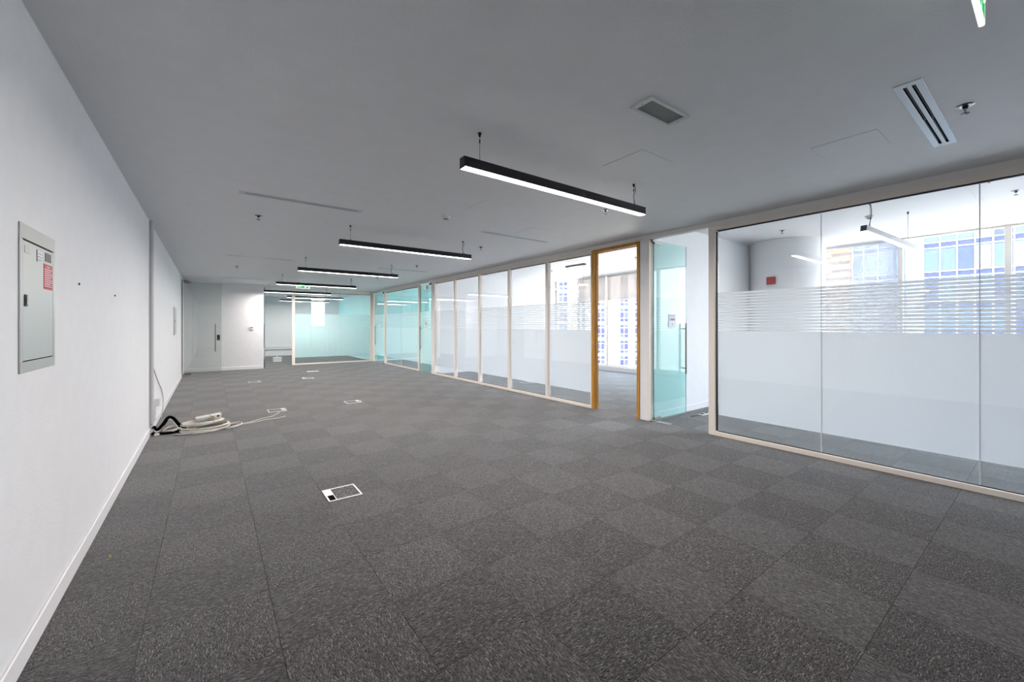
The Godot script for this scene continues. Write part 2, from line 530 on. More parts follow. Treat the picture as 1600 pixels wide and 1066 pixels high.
# ------------------------------------------------------------------ glazing
func glazed_wall(called: String, label: String, along_x: bool, at: float, z0: float, z1: float, panes: Array, posts: Array, glass: Material, film: Material) -> Node3D:
	# at: front face of the frame; panes: [from, to] along the run; posts: [from, to]
	var g := setting(called, label)
	var v := func(u: float, y: float, d: float) -> Vector3:
		return Vector3(u, y, at - d) if along_x else Vector3(at + d, y, u)
	var top0 := 2.613
	var top1 := 2.671
	bx(g, "bottom_rail", v.call(z0, 0.0, 0.0), v.call(z1, 0.049, 0.085), M.frame, 0.002)
	bx(g, "top_rail", v.call(z0, top0, 0.0), v.call(z1, top1, 0.085), M.frame, 0.002)
	for p in posts:
		bx(g, "post", v.call(p[0], 0.049, 0.0), v.call(p[1], top0, 0.085), M.frame, 0.002)
	for p in panes:
		var a: float = p[0]
		var b: float = p[1]
		var pane := bx(g, "pane", v.call(a + 0.003, 0.055, 0.041), v.call(b - 0.003, top0 - 0.008, 0.051), glass)
		if film:
			# films hang under the pane they are stuck on
			var c: Vector3 = pane.position
			var rows := [[FILM_LOW, FILM_HIGH, "frosted_film"]]
			for k in 14:
				rows.append([FILM_HIGH + STRIPE_PITCH * k + 0.0085, FILM_HIGH + STRIPE_PITCH * (k + 1), "film_stripe"])
			for r in rows:
				bx(pane, r[2], v.call(a + 0.003, r[0], 0.0515) - c, v.call(b - 0.003, r[1], 0.0528) - c, film)
		bx(g, "gasket", v.call(a, 0.049, 0.034), v.call(b, 0.0565, 0.058), M.gasket)
		bx(g, "gasket", v.call(a, top0 - 0.012, 0.034), v.call(b, top0, 0.058), M.gasket)
	return g

func pane_joint(g: Node3D, z: float) -> void:
	bx(g, "silicone_joint", Vector3(GX + 0.0405, 0.0565, z - 0.0035), Vector3(GX + 0.0515, 2.601, z + 0.0035), M.edge_seal)

func side_gasket(g: Node3D, z0: float, z1: float) -> void:
	bx(g, "gasket", Vector3(GX + 0.034, 0.0565, z0), Vector3(GX + 0.058, 2.601, z1), M.gasket)

func glass_leaf(g: Node3D, p: Vector3, dir: Vector3, width: float, top: float, handle_at: float, h0: float, h1: float, glass: Material, film: Material, lock := false) -> Node3D:
	# a frameless door leaf: p is the pivot on the floor, dir runs along the leaf
	var leaf := Node3D.new()
	put(leaf, "leaf", g)
	leaf.position = p
	leaf.basis = Basis(dir, Vector3.UP, dir.cross(Vector3.UP))
	var th := 0.005
	bx(leaf, "glass_sheet", Vector3(0.002, 0.012, -th), Vector3(width - 0.002, top, th), glass)
	bx(leaf, "glass_edge", Vector3(0, 0.012, -th), Vector3(0.002, top, th), M.glass_edge)
	bx(leaf, "glass_edge", Vector3(width - 0.002, 0.012, -th), Vector3(width, top, th), M.glass_edge)
	if film:
		bx(leaf, "frosted_film", Vector3(0.004, FILM_LOW, -th - 0.0014), Vector3(width - 0.004, FILM_HIGH, -th - 0.0002), film)
		for k in 14:
			bx(leaf, "film_stripe", Vector3(0.004, FILM_HIGH + STRIPE_PITCH * k + 0.0085, -th - 0.0014), Vector3(width - 0.004, FILM_HIGH + STRIPE_PITCH * (k + 1), -th - 0.0002), film)
	for yy in [[0.004, 0.052], [top - 0.05, top + 0.004]]:
		bx(leaf, "patch_fitting", Vector3(0.01, yy[0], -0.016), Vector3(0.165, yy[1], 0.016), M.brushed, 0.002)
	for s in [-1.0, 1.0]:
		rod(leaf, "pull_bar", Vector3(handle_at, h0, s * 0.055), Vector3(handle_at, h1, s * 0.055), 0.0125, M.steel, 12)
		for y in [h0 + 0.09, h1 - 0.09]:
			rod(leaf, "standoff", Vector3(handle_at, y, s * th), Vector3(handle_at, y, s * 0.055), 0.008, M.steel, 8)
	if lock:
		bx(leaf, "lock_case", Vector3(width - 0.10, 0.97, -0.02), Vector3(width - 0.03, 1.13, 0.02), M.black_plastic, 0.004)
		bx(leaf, "lock_cylinder", Vector3(width - 0.075, 1.0, -0.023), Vector3(width - 0.055, 1.02, 0.023), M.steel, 0.002)
	return leaf

# ------------------------------------------------------------------ outside
func window_building() -> void:
	# white block across the street, seen through the meeting room; its face is square to the view
	var d := 84.0
	var th := deg_to_rad(-YAW)
	var fwd := Vector3(sin(th), 0, -cos(th))
	var right := Vector3(cos(th), 0, sin(th))
	var t := thing("office_block", fwd * d + right * 18.0 + Vector3(0, -45, 0), "white rendered block with grids of blue windows across the street", "building")
	t.basis = Basis(right, Vector3.UP, -fwd)
	bx(t, "wall", Vector3(-19, 0, -12), Vector3(14, 78, 0), M.render_white)
	var k_px := d / FOCAL
	for px in [880.0, 908.0, 938.5, 975.2, 998.3, 1021.5]:
		var u: float = (px - 800.0) * k_px - 18.0
		bx(t, "pilaster", Vector3(u + 1.15, 0, 0), Vector3(u + 1.75, 78, 0.25), M.render_white)
		for row in range(-4, 6):
			var y0 := 45.0 + EYE + (509.0 - 527.6) * k_px + row * 3.27
			var w := Node3D.new()
			put(w, "window", t)
			w.position = Vector3(u, y0, 0)
			bx(w, "frame", Vector3(-0.92, -0.03, 0.0), Vector3(0.92, 2.76, 0.05), M.render_white)
			for i in 2:
				for j in 3:
					var hs: Array = [[0.04, 0.72], [0.82, 1.98], [2.06, 2.70]][j]
					bx(w, "pane", Vector3(-0.86 + i * 0.89, hs[0], 0.05), Vector3(-0.86 + i * 0.89 + 0.83, hs[1], 0.07), M.window_blue if (i + j + row) % 3 else M.window_blue_pale)
			bx(w, "sill", Vector3(-1.0, -0.14, 0.0), Vector3(1.0, -0.04, 0.22), M.render_white)

func glass_tower(called: String, label: String, x: float, zs: Array, y_line: float, pitch: float, band: float, rows: Array) -> void:
	var zmin: float = zs[0]
	var zmax: float = zs[zs.size() - 1]
	var t := thing(called, Vector3(x, -45, (zmin + zmax) / 2), label, "building")
	var zc := (zmin + zmax) / 2
	bx(t, "core", Vector3(0.15, 0, zmin - zc), Vector3(18, 45 + y_line + pitch * (rows[1] + 1), zmax - zc), M.tower_frame)
	var shades := [M.tower_glass, M.tower_glass_pale, M.tower_glass_deep]
	for r in range(rows[0], rows[1]):
		var y := 45.0 + y_line + r * pitch
		for k in zs.size() - 1:
			var a: float = zs[k] - zc + 0.05
			var b: float = zs[k + 1] - zc - 0.05
			bx(t, "spandrel_panel", Vector3(0.06, y - band, a), Vector3(0.16, y, b), M.tower_spandrel)
			bx(t, "pane", Vector3(0.06, y + 0.12, a), Vector3(0.16, y + pitch - band - 0.12, b), shades[rng.randi() % 3])
		bx(t, "transom", Vector3(-0.05, y, zmin - zc), Vector3(0.12, y + 0.12, zmax - zc), M.tower_frame)
		bx(t, "transom", Vector3(-0.05, y - band - 0.12, zmin - zc), Vector3(0.12, y - band, zmax - zc), M.tower_frame)
	for z in zs:
		bx(t, "mullion", Vector3(-0.18, 0, z - zc - 0.06), Vector3(0.15, 45 + y_line + pitch * rows[1], z - zc + 0.06), M.tower_frame)

func car_park() -> void:
	var t := thing("car_park_block", Vector3(86, -45, -22.05), "beige block with orange floor light painted onto its slabs behind the grey blind", "building")
	bx(t, "core", Vector3(0.4, 0, -2.6), Vector3(14, 66, 1.7), M.render_beige)
	for k in 14:
		var y := 45.0 + 5.5 + k * 1.36
		bx(t, "floor_slab", Vector3(0, y, -2.3), Vector3(0.5, y + 0.62, 1.55), M.slab_painted_glow, 0.05)
		if k % 2 == 0:
			bx(t, "sign_panel", Vector3(-0.1, y - 0.45, -2.4), Vector3(0.4, y + 0.2, -1.5), M.render_white, 0.03)

# ------------------------------------------------------------------ scene
func _ready() -> void:
	rng.seed = 5
	# camera ------------------------------------------------------------
	var cam := Camera3D.new()
	cam.name = "camera"
	add_child(cam)
	cam.projection = Camera3D.PROJECTION_FRUSTUM
	cam.near = 0.05
	cam.far = 400.0
	cam.size = cam.near * 1066.0 / FOCAL
	cam.frustum_offset = Vector2(0.0, -cam.near * 24.0 / FOCAL)
	cam.position = Vector3(0, EYE, 0)
	cam.rotation_degrees = Vector3(0, YAW, 0)
	cam.current = true
	# sky and exposure --------------------------------------------------
	var env := Environment.new()
	env.background_mode = Environment.BG_SKY
	var sm := ProceduralSkyMaterial.new()
	sm.sky_top_color = Color(0.80, 0.90, 1.0)
	sm.sky_horizon_color = Color(0.94, 0.97, 1.0)
	sm.ground_bottom_color = Color(0.70, 0.71, 0.72)
	sm.ground_horizon_color = Color(0.86, 0.88, 0.90)
	sm.energy_multiplier = 4.2
	env.sky = Sky.new()
	env.sky.sky_material = sm
	env.tonemap_mode = Environment.TONE_MAPPER_LINEAR
	env.tonemap_exposure = 2.7
	env.sdfgi_enabled = true
	env.ssao_enabled = true
	env.ssil_enabled = true
	var we := WorldEnvironment.new()
	we.name = "environment"
	we.environment = env
	add_child(we)

	# the sun stands behind this building: it lights the street and the fronts opposite, not the rooms
	var sun := DirectionalLight3D.new()
	sun.name = "sun"
	sun.light_energy = 4.3
	sun.light_color = Color(1.0, 0.97, 0.92)
	sun.light_angular_distance = 0.5
	sun.shadow_enabled = true
	add_child(sun)
	sun.look_at_from_position(Vector3.ZERO, Vector3(0.62, -0.74, -0.25))

	make_materials()
	build_shell()
	build_floor_tiles()
	build_partition()
	build_facade()
	build_ceiling_things()
	build_left_wall_things()
	build_cables()
	build_room_things()
	build_outside()

func build_shell() -> void:
	# floor slab, its tiles come later
	sbx("ceiling", Vector3(-2.6, CEIL, 3.1), Vector3(GX + 0.01, 3.1, -21.75), M.ceiling, "plain grey white plaster ceiling of the open office")
	sbx("ceiling_cabins", Vector3(GX + 0.10, ROOM_CEIL, 3.1), Vector3(FX + 0.15, 3.1, -21.75), M.ceiling, "higher white plaster ceiling of the glazed rooms")
	sbx("wall_left", Vector3(-0.742, 0, 3.1), Vector3(-0.622, CEIL, -14.0), M.wall, "long plain white wall facing the glazed rooms")
	sbx("wall_left_return", Vector3(-0.742, 0, -14.86), Vector3(-0.622, CEIL, -15.62), M.wall, "short white wall stub beyond the side doorway")
	sbx("wall_left_lintel", Vector3(-0.742, 2.67, -14.0), Vector3(-0.622, CEIL, -14.86), M.wall, "white lintel over the side doorway")
	sbx("wall_lobby", Vector3(-2.6, 0, -13.4), Vector3(-2.5, CEIL, -15.62), M.wall, "white wall at the end of the side lobby")
	sbx("wall_lobby_side", Vector3(-2.5, 0, -13.4), Vector3(-0.742, CEIL, -13.5), M.wall, "white side wall of the lobby")
	sbx("wall_end", Vector3(-2.5, 0, -15.5), Vector3(1.40, CEIL, -15.62), M.wall, "white end wall behind the open glass door")
	sbx("wall_back_added", Vector3(-0.742, 0, 3.0), Vector3(FX + 0.15, 3.1, 3.12), M.wall, "added unseen white wall closing the room opposite the end wall")  # added out of view to close in the light; the office runs on here
	sbx("wall_rear_left", Vector3(0.95, 0, -15.62), Vector3(1.05, CEIL, -21.6), M.wall, "white side wall of the space behind the end wall")
	sbx("wall_rear_pier", Vector3(1.05, 0, -20.5), Vector3(1.86, CEIL, -21.6), M.wall, "white pier in the corner of the rear space")
	# rear wall with a window opening
	sbx("wall_rear", Vector3(0.95, 0, -21.6), Vector3(3.92, CEIL, -21.75), M.wall, "white rear wall with dado trunking")
	sbx("wall_rear_right", Vector3(4.56, 0, -21.6), Vector3(FX + 0.15, 3.1, -21.75), M.wall, "white rear wall right of the narrow window")
	sbx("wall_rear_sill", Vector3(3.92, 0, -21.6), Vector3(4.56, 1.34, -21.75), M.wall, "white wall under the narrow rear window")
	sbx("wall_cabin", Vector3(GX + 0.002, 0, -3.746), Vector3(FX, ROOM_CEIL, -3.622), M.wall, "white wall between the cabin and the meeting room")
	sbx("wall_meeting", Vector3(GX + 0.002, 0, -10.90), Vector3(FX, ROOM_CEIL, -10.777), M.wall, "white end wall of the meeting room")
	# header above the glazing
	sbx("trim_1", Vector3(GX + 0.008, 2.671, 3.0), Vector3(GX + 0.10, 3.1, -16.29), M.header, "pale bulkhead strip over the glazed partition", 0.002)
	sbx("trim_2", Vector3(1.40, 2.671, -16.205), Vector3(GX + 0.008, CEIL, -16.29), M.header, "pale bulkhead strip over the end glazing", 0.002)
	# the vertical end of wall_meeting and the cabin wall carry aluminium jambs
	sbx("trim_3", Vector3(GX - 0.004, 0, -3.622), Vector3(GX + 0.085, 2.671, -3.585), M.frame, "aluminium jamb beside the open cabin door", 0.002)
	# baseboards
	for b in [
		["baseboard_left", Vector3(-0.622, 0, 3.0), Vector3(-0.610, 0.1, -6.86)],
		["baseboard_left_far", Vector3(-0.622, 0, -7.02), Vector3(-0.610, 0.1, -13.99)],
		["baseboard_end", Vector3(-0.61, 0, -15.5), Vector3(1.40, 0.1, -15.488)],
		["baseboard_cabin", Vector3(GX + 0.09, 0, -3.622), Vector3(FX, 0.1, -3.610)],
		["baseboard_meeting", Vector3(GX + 0.1, 0, -10.777), Vector3(FX, 0.1, -10.765)],
		["baseboard_rear", Vector3(1.86, 0, -21.6), Vector3(3.92, 0.1, -21.588)],
		["baseboard_back", Vector3(-0.61, 0, 3.0), Vector3(GX, 0.1, 2.988)],
	]:
		sbx(b[0], b[1], b[2], M.baseboard, "white painted baseboard along the %s" % {"baseboard_left": "long left wall up to the grey trunking", "baseboard_left_far": "left wall beyond the grey trunking", "baseboard_end": "end wall behind the glass door", "baseboard_cabin": "cabin side wall", "baseboard_meeting": "meeting room end wall", "baseboard_rear": "rear wall under the dado trunking", "baseboard_back": "added wall opposite the end wall"}[b[0]], 0.004)
	# round column in the cabin corner
	var col := CylinderMesh.new()
	col.top_radius = 0.6
	col.bottom_radius = 0.6
	col.height = ROOM_CEIL
	col.radial_segments = 64
	var c := mi("wall_column", col, M.wall, self, Vector3(8.80, ROOM_CEIL / 2, -3.10))
	tag(c, "white round column in the corner of the cabin", "", "", "structure")
	# dado trunking on the rear wall
	var dt := thing("dado_trunking", Vector3(2.5, 0.30, -21.6), "pale dado trunking running along the rear wall", "cable trunking")
	bx(dt, "cover", Vector3(-0.63, 0, 0), Vector3(1.4, 0.14, 0.05), M.white_plastic, 0.004)
	bx(dt, "groove", Vector3(-0.63, 0.10, 0.05), Vector3(1.4, 0.115, 0.0508), M.trunking)

func build_floor_tiles() -> void:
	var floor_ := setting("floor", "grey quarter-turned carpet tiles over the whole floor")
	bx(floor_, "slab", Vector3(-2.6, -0.2, 3.1), Vector3(FX + 0.15, -0.006, -21.75), M.subfloor)
	var th := deg_to_rad(-YAW)
	var s := sin(th)
	var c := cos(th)
	var all := []
	var corners := [Vector2(-0.25, -0.25), Vector2(0.25, -0.25), Vector2(0.25, 0.25), Vector2(-0.25, 0.25)]
	for i in range(-6, 20):
		for j in range(-44, 7):
			var x0 := 0.25 + 0.5 * i
			var z0 := 0.5 * j
			var x1 := minf(x0 + 0.5, FX)
			var z1 := minf(z0 + 0.5, 3.0)
			var lim := -0.62 if not (z0 < -13.4 and z0 > -15.6) else -2.5
			x0 = maxf(x0, lim)
			z0 = maxf(z0, -21.6)
			if x1 - x0 < 0.02 or z1 - z0 < 0.02:
				continue
			if x1 < 1.0 and z0 < -15.6:
				continue
			var m := Vector2((x0 + x1) / 2, (z0 + z1) / 2)
			var depth := m.x * s - m.y * c
			var score := 0.0
			var seen := 0
			for q in corners:
				var px := Vector2(clampf(m.x + q.x, x0, x1), clampf(m.y + q.y, z0, z1))
				var dd := px.x * s - px.y * c
				if dd < 0.35:
					continue
				var sx := 800 + FOCAL * (px.x * c + px.y * s) / dd
				var sy := 509 + FOCAL * EYE / dd
				if sx > -20 and sx < 1620 and sy < 1090:
					seen += 1
			if seen > 0 and depth > 0.3:
				score = (x1 - x0) * (z1 - z0) / (depth * depth * depth)
				if m.x > GX + 0.2:
					score *= 0.15
			all.append({"x0": x0, "x1": x1, "z0": z0, "z1": z1, "i": i, "j": j, "score": score})
	all.sort_custom(func(a, b): return a.score > b.score)
	var rest := SurfaceTool.new()
	rest.begin(Mesh.PRIMITIVE_TRIANGLES)
	var r := RandomNumberGenerator.new()
	r.seed = 9
	var shared := {}
	for k in all.size():
		var t: Dictionary = all[k]
		var turned: bool = (int(t.i) + int(t.j)) % 2 != 0
		var off := r.randi() % 4
		var key := "%.3f,%.3f,%s,%d" % [t.x1 - t.x0, t.z1 - t.z0, turned, off]
		if k < 300 and t.score > 0.0:
			if not shared.has(key):
				var st := SurfaceTool.new()
				st.begin(Mesh.PRIMITIVE_TRIANGLES)
				tile(st, Vector3.ZERO, t.x1 - t.x0, t.z1 - t.z0, turned, off)
				st.generate_tangents()
				shared[key] = st.commit()
			mi("carpet_tile", shared[key], M["carpet_%d" % (r.randi() % 3)], floor_, Vector3((t.x0 + t.x1) / 2, 0, (t.z0 + t.z1) / 2))
		else:
			tile(rest, Vector3((t.x0 + t.x1) / 2, 0, (t.z0 + t.z1) / 2), t.x1 - t.x0, t.z1 - t.z0, turned, off)
	rest.generate_tangents()
	var o := mi("carpet_tiles_beyond", rest.commit(), M.carpet_0, floor_)
	o.set_meta("kind", "stuff")

func tile(st: SurfaceTool, at: Vector3, sx: float, sz: float, turned: bool, off: int) -> void:
	var hx := sx / 2 - 0.0001
	var hz := sz / 2 - 0.0001
	var b := 0.0009
	var top := [Vector3(-hx + b, 0, -hz + b), Vector3(hx - b, 0, -hz + b), Vector3(hx - b, 0, hz - b), Vector3(-hx + b, 0, hz - b)]
	var low := [Vector3(-hx, -0.006, -hz), Vector3(hx, -0.006, -hz), Vector3(hx, -0.006, hz), Vector3(-hx, -0.006, hz)]
	var put_face := func(pts: Array, n: Vector3) -> void:
		var flip: bool = (pts[1] - pts[0]).cross(pts[2] - pts[0]).dot(n) > 0
		for v in ([pts[0], pts[2], pts[1], pts[0], pts[3], pts[2]] if flip else [pts[0], pts[1], pts[2], pts[0], pts[2], pts[3]]):
			var u := Vector2(v.x, v.z) * 2.0
			if turned:
				u = Vector2(-u.y, u.x)
			st.set_normal(n)
			st.set_uv(u + Vector2(0.37, 0.61) * off)
			st.add_vertex(at + v)
	put_face.call(top, Vector3.UP)
	for k in 4:
		var l := (k + 1) % 4
		var n: Vector3 = ((low[k] + low[l]) / 2)
		n.y = 0.0
		put_face.call([top[k], top[l], low[l], low[k]], (n.normalized() + Vector3.UP * 0.35).normalized())

func build_partition() -> void:
	# big glazed front of the cabin
	var g := glazed_wall("window_1", "large frameless-jointed glass front of the cabin with striped frosted film", false, GX, -2.703, 2.95,
		[[-2.602, -1.508], [-1.508, -0.400], [-0.400, 0.708], [0.708, 1.816], [1.816, 2.87]], [[-2.703, -2.62], [2.88, 2.95]], M.glass, M.film)
	for z in [-1.508, -0.400, 0.708, 1.816]:
		pane_joint(g, z)
	side_gasket(g, -2.62, -2.606)
	# meeting room front with five panes
	g = glazed_wall("window_2", "five-pane glass front of the meeting room with striped frosted film", false, GX, -10.775, -4.702,
		[[-10.69, -9.546], [-9.476, -8.331], [-8.265, -7.126], [-7.062, -5.890], [-5.826, -4.735]],
		[[-10.775, -10.69], [-9.546, -9.476], [-8.331, -8.265], [-7.126, -7.062], [-5.890, -5.826], [-4.735, -4.702]], M.glass, M.film)
	# far cabin pane
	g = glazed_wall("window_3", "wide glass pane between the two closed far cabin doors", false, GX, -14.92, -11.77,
		[[-14.83, -13.34], [-13.34, -11.85]], [[-14.92, -14.83], [-11.85, -11.77]], M.glass, M.teal_cast_film)
	pane_joint(g, -13.34)
	# wall end between the far cabins and the meeting room
	# end glazing
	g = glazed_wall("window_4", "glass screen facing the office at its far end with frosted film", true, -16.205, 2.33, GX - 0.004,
		[[2.42, 3.73], [3.73, 5.07]], [[2.33, 2.42], [5.07, GX - 0.004]], M.glass, M.teal_cast_film)
	# sea-green glass walls inside the far rooms
	for w in [["window_5", "sea-green film glass wall beside the end room", false, GX + 0.02, -21.59, -16.30], ["window_6", "sea-green film glass wall across the far cabin", true, -16.20, GX + 0.11, FX]]:
		var s := setting(w[0], w[1])
		var n := 4
		for k in n:
			var a: float = lerpf(w[4], w[5], float(k) / n) + 0.004
			var b: float = lerpf(w[4], w[5], float(k + 1) / n) - 0.004
			var at: float = w[3]
			if w[2]:
				var p := bx(s, "pane", Vector3(a, 0.02, at), Vector3(b, ROOM_CEIL - 0.01, at - 0.01), M.glass)
				bx(p, "sea_green_film", Vector3((a - b) / 2, -ROOM_CEIL / 2 + 0.02, 0.0065), Vector3((b - a) / 2, ROOM_CEIL / 2 - 0.02, 0.0078), M.sea_film)
			else:
				var p := bx(s, "pane", Vector3(at, 0.02, a), Vector3(at + 0.01, CEIL - 0.005, b), M.glass)
				bx(p, "sea_green_film", Vector3(-0.0065, -CEIL / 2 + 0.02, (a - b) / 2), Vector3(-0.0078, CEIL / 2 - 0.02, (b - a) / 2), M.sea_film)
		if w[2]:
			bx(s, "floor_channel", Vector3(w[4], 0, w[3] + 0.02), Vector3(w[5], 0.02, w[3] - 0.03), M.frame)
		else:
			bx(s, "floor_channel", Vector3(w[3] - 0.015, 0, w[4]), Vector3(w[3] + 0.03, 0.02, w[5]), M.frame)

	# oak door frame to the meeting room
	var d := setting("door_1", "oak door frame of the open meeting room doorway")
	bx(d, "jamb", Vector3(GX - 0.012, 0, -4.702), Vector3(GX + 0.11, 2.668, -4.652), M.oak, 0.003)
	bx(d, "jamb", Vector3(GX - 0.012, 0, -3.748), Vector3(GX + 0.11, 2.668, -3.798), M.oak, 0.003)
	bx(d, "head", Vector3(GX - 0.012, 2.618, -4.652), Vector3(GX + 0.11, 2.668, -3.798), M.oak, 0.003)
	bx(d, "door_stop", Vector3(GX + 0.045, 0, -4.652), Vector3(GX + 0.085, 2.606, -4.640), M.oak, 0.002)
	bx(d, "door_stop", Vector3(GX + 0.045, 0, -3.798), Vector3(GX + 0.085, 2.606, -3.810), M.oak, 0.002)
	bx(d, "door_stop", Vector3(GX + 0.045, 2.606, -4.652), Vector3(GX + 0.085, 2.618, -3.798), M.oak, 0.002)
	bx(d, "strike_plate", Vector3(GX + 0.095, 0.98, -4.652), Vector3(GX + 0.108, 1.14, -4.650), M.steel)

	# open glass door of the cabin
	d = setting("door_2", "open green-tinted glass door of the cabin with a steel pull bar")
	glass_leaf(d, Vector3(GX + 0.07, 0, -3.560), Vector3(1, 0, 0), 0.87, 2.655, 0.775, 0.64, 1.44, M.green_glass, M.door_film)
	bx(d, "floor_spring_plate", Vector3(GX + 0.01, 0, -3.50), Vector3(GX + 0.11, 0.004, -3.27), M.steel, 0.001)
	bx(d, "pivot_shoe", Vector3(GX - 0.01, 0, -3.585), Vector3(GX + 0.075, 0.012, -3.53), M.brushed, 0.002)
	bx(d, "pivot_block", Vector3(GX + 0.04, 2.63, -3.585), Vector3(GX + 0.10, 2.671, -3.545), M.brushed, 0.003)

	# far cabin doors, shut
	d = setting("door_3", "shut glass door beside the meeting room wall with a paper notice")
	glass_leaf(d, Vector3(GX + 0.04, 0, -10.915), Vector3(0, 0, -1), 0.845, 2.655, 0.75, 0.66, 1.40, M.door_glass, M.door_film)
	bx(d, "floor_spring_plate", Vector3(GX - 0.05, 0, -11.12), Vector3(GX + 0.05, 0.004, -10.93), M.steel, 0.001)
	bx(d, "door_closer", Vector3(GX - 0.01, 2.60, -11.02), Vector3(GX + 0.03, 2.65, -10.93), M.black_plastic, 0.004)
	bx(d, "warning_tag", Vector3(GX + 0.02, 2.50, -11.30), Vector3(GX + 0.03, 2.60, -11.20), M.yellow, 0.002)
	d = setting("door_4", "shut glass door at the corner of the end glazing")
	glass_leaf(d, Vector3(GX + 0.04, 0, -14.935), Vector3(0, 0, -1), 1.13, 2.655, 0.95, 0.66, 1.40, M.door_glass, M.door_film)
	bx(d, "floor_spring_plate", Vector3(GX - 0.05, 0, -15.14), Vector3(GX + 0.05, 0.004, -14.95), M.steel, 0.001)
	bx(d, "door_closer", Vector3(GX - 0.01, 2.60, -15.04), Vector3(GX + 0.03, 2.65, -14.95), M.black_plastic, 0.004)
	bx(d, "corner_post", Vector3(GX - 0.004, 0, -16.205), Vector3(GX + 0.085, 2.671, -16.10), M.frame, 0.002)
	# open leaf beside the side doorway
	d = setting("door_5", "open glass door standing in front of the white end wall")
	glass_leaf(d, Vector3(-0.60, 0, -14.80), Vector3(1, 0, 0), 0.86, 2.655, 0.72, 0.64, 1.45, M.pale_green_glass, null, true)
	bx(d, "pivot_block", Vector3(-0.622, 2.66, -14.83), Vector3(-0.50, 2.70, -14.77), M.brushed, 0.003)
	# leaf seen along its edge by the opening to the rear space
	d = setting("door_6", "open glass door seen edge-on at the end of the white wall")
	glass_leaf(d, Vector3(1.435, 0, -15.56), Vector3(0, 0, -1), 0.88, 2.655, 0.78, 0.64, 1.45, M.door_glass, null)

func build_facade() -> void:
	var n := 7
	for room in [
		["cabin", [-3.55, -2.90, -1.705, -0.475, 0.75, 1.97, 2.98], -3.62, 3.0],
		["meeting room", [-10.73, -9.62, -8.41, -7.19, -5.97, -4.75, -3.80], -10.77, -3.75],
		["far cabin", [-16.15, -14.8, -13.5, -12.2, -10.95], -16.19, -10.9],
		["end room", [-21.5, -20.2, -18.9, -17.6, -16.3], -21.6, -16.24],
	]:
		var w := setting("window_%d" % n, "outer window wall of the %s with pale aluminium mullions" % room[0])
		n += 1
		var zs: Array = room[1]
		bx(w, "sill", Vector3(FX - 0.04, 0, room[2]), Vector3(FX + 0.12, 0.14, room[3]), M.white_metal, 0.003)
		bx(w, "head", Vector3(FX, 2.94, room[2]), Vector3(FX + 0.10, 3.1, room[3]), M.frame, 0.002)
		for k in zs.size():
			bx(w, "mullion", Vector3(FX, 0.14, zs[k] - 0.036), Vector3(FX + 0.10, 2.94, zs[k] + 0.036), M.frame, 0.003)
			if k:
				bx(w, "pane", Vector3(FX + 0.045, 0.14, zs[k - 1] + 0.036), Vector3(FX + 0.055, 2.94, zs[k] - 0.036), M.facade_glass)
				bx(w, "sub_frame", Vector3(FX + 0.02, 0.14, zs[k - 1] + 0.036), Vector3(FX + 0.08, 0.19, zs[k] - 0.036), M.frame, 0.002)
		# narrow returns beside the end mullions
		bx(w, "end_panel", Vector3(FX + 0.02, 0.14, room[2]), Vector3(FX + 0.08, 2.94, zs[0] - 0.036), M.frame)
		bx(w, "end_panel", Vector3(FX + 0.02, 0.14, zs[zs.size() - 1] + 0.036), Vector3(FX + 0.08, 2.94, room[3]), M.frame)
	# edges of the cross walls behind the facade line
	sbx("wall_facade_1", Vector3(FX, 0, -3.75), Vector3(FX + 0.12, 3.1, -3.62), M.frame, "pier at the window end of the cabin wall")
	sbx("wall_facade_2", Vector3(FX, 0, -10.90), Vector3(FX + 0.12, 3.1, -10.77), M.frame, "pier at the window end of the meeting room wall")
	sbx("wall_facade_3", Vector3(FX, 0, -16.24), Vector3(FX + 0.12, 3.1, -16.19), M.frame, "pier at the window end of the sea-green glass wall")
	# rear window
	var r := setting("window_11", "narrow upright window in the rear wall")
	bx(r, "pane", Vector3(3.95, 1.37, -21.68), Vector3(4.53, CEIL - 0.03, -21.67), M.facade_glass)
	bx(r, "sill", Vector3(3.92, 1.34, -21.56), Vector3(4.56, 1.37, -21.75), M.white_metal, 0.003)
	for x in [3.92, 4.53]:
		bx(r, "frame_stile", Vector3(x, 1.37, -21.62), Vector3(x + 0.03, CEIL - 0.03, -21.72), M.frame, 0.002)
	bx(r, "frame_head", Vector3(3.92, CEIL - 0.03, -21.62), Vector3(4.56, CEIL, -21.72), M.frame, 0.002)
	bx(r, "glazing_bar", Vector3(3.95, 2.05, -21.65), Vector3(4.53, 2.08, -21.70), M.frame, 0.002)
	# roller blinds
	var k := 0
	for b in [
		[-8.374, -7.226, 2.195, "beige roller blind half drawn, seen through the oak doorway", M.blind],
		[-9.584, -8.446, 2.195, "beige roller blind half drawn, behind the glass beside the oak doorway", M.blind],
		[-7.154, -6.006, 2.195, "beige roller blind half drawn, hidden from the doorway by the cabin wall", M.blind],
		[-2.864, -1.741, 0.40, "grey translucent roller blind fully drawn beside the round column", M.grey_blind],
	]:
		var t := thing("roller_blind", Vector3(FX - 0.02, 2.93, (b[0] + b[1]) / 2), b[3], "blind", "roller blinds at the outer windows")
		var hw: float = (b[1] - b[0]) / 2
		rod(t, "roller_tube", Vector3(0, 0, -hw), Vector3(0, 0, hw), 0.018, M.white_metal, 10)
		bx(t, "fabric", Vector3(-0.0008, b[2] - 2.93, -hw + 0.01), Vector3(0.0008, 0, hw - 0.01), b[4])
		bx(t, "bottom_bar", Vector3(-0.006, b[2] - 2.945, -hw + 0.008), Vector3(0.006, b[2] - 2.93, hw - 0.008), M.frame, 0.002)
		k += 1

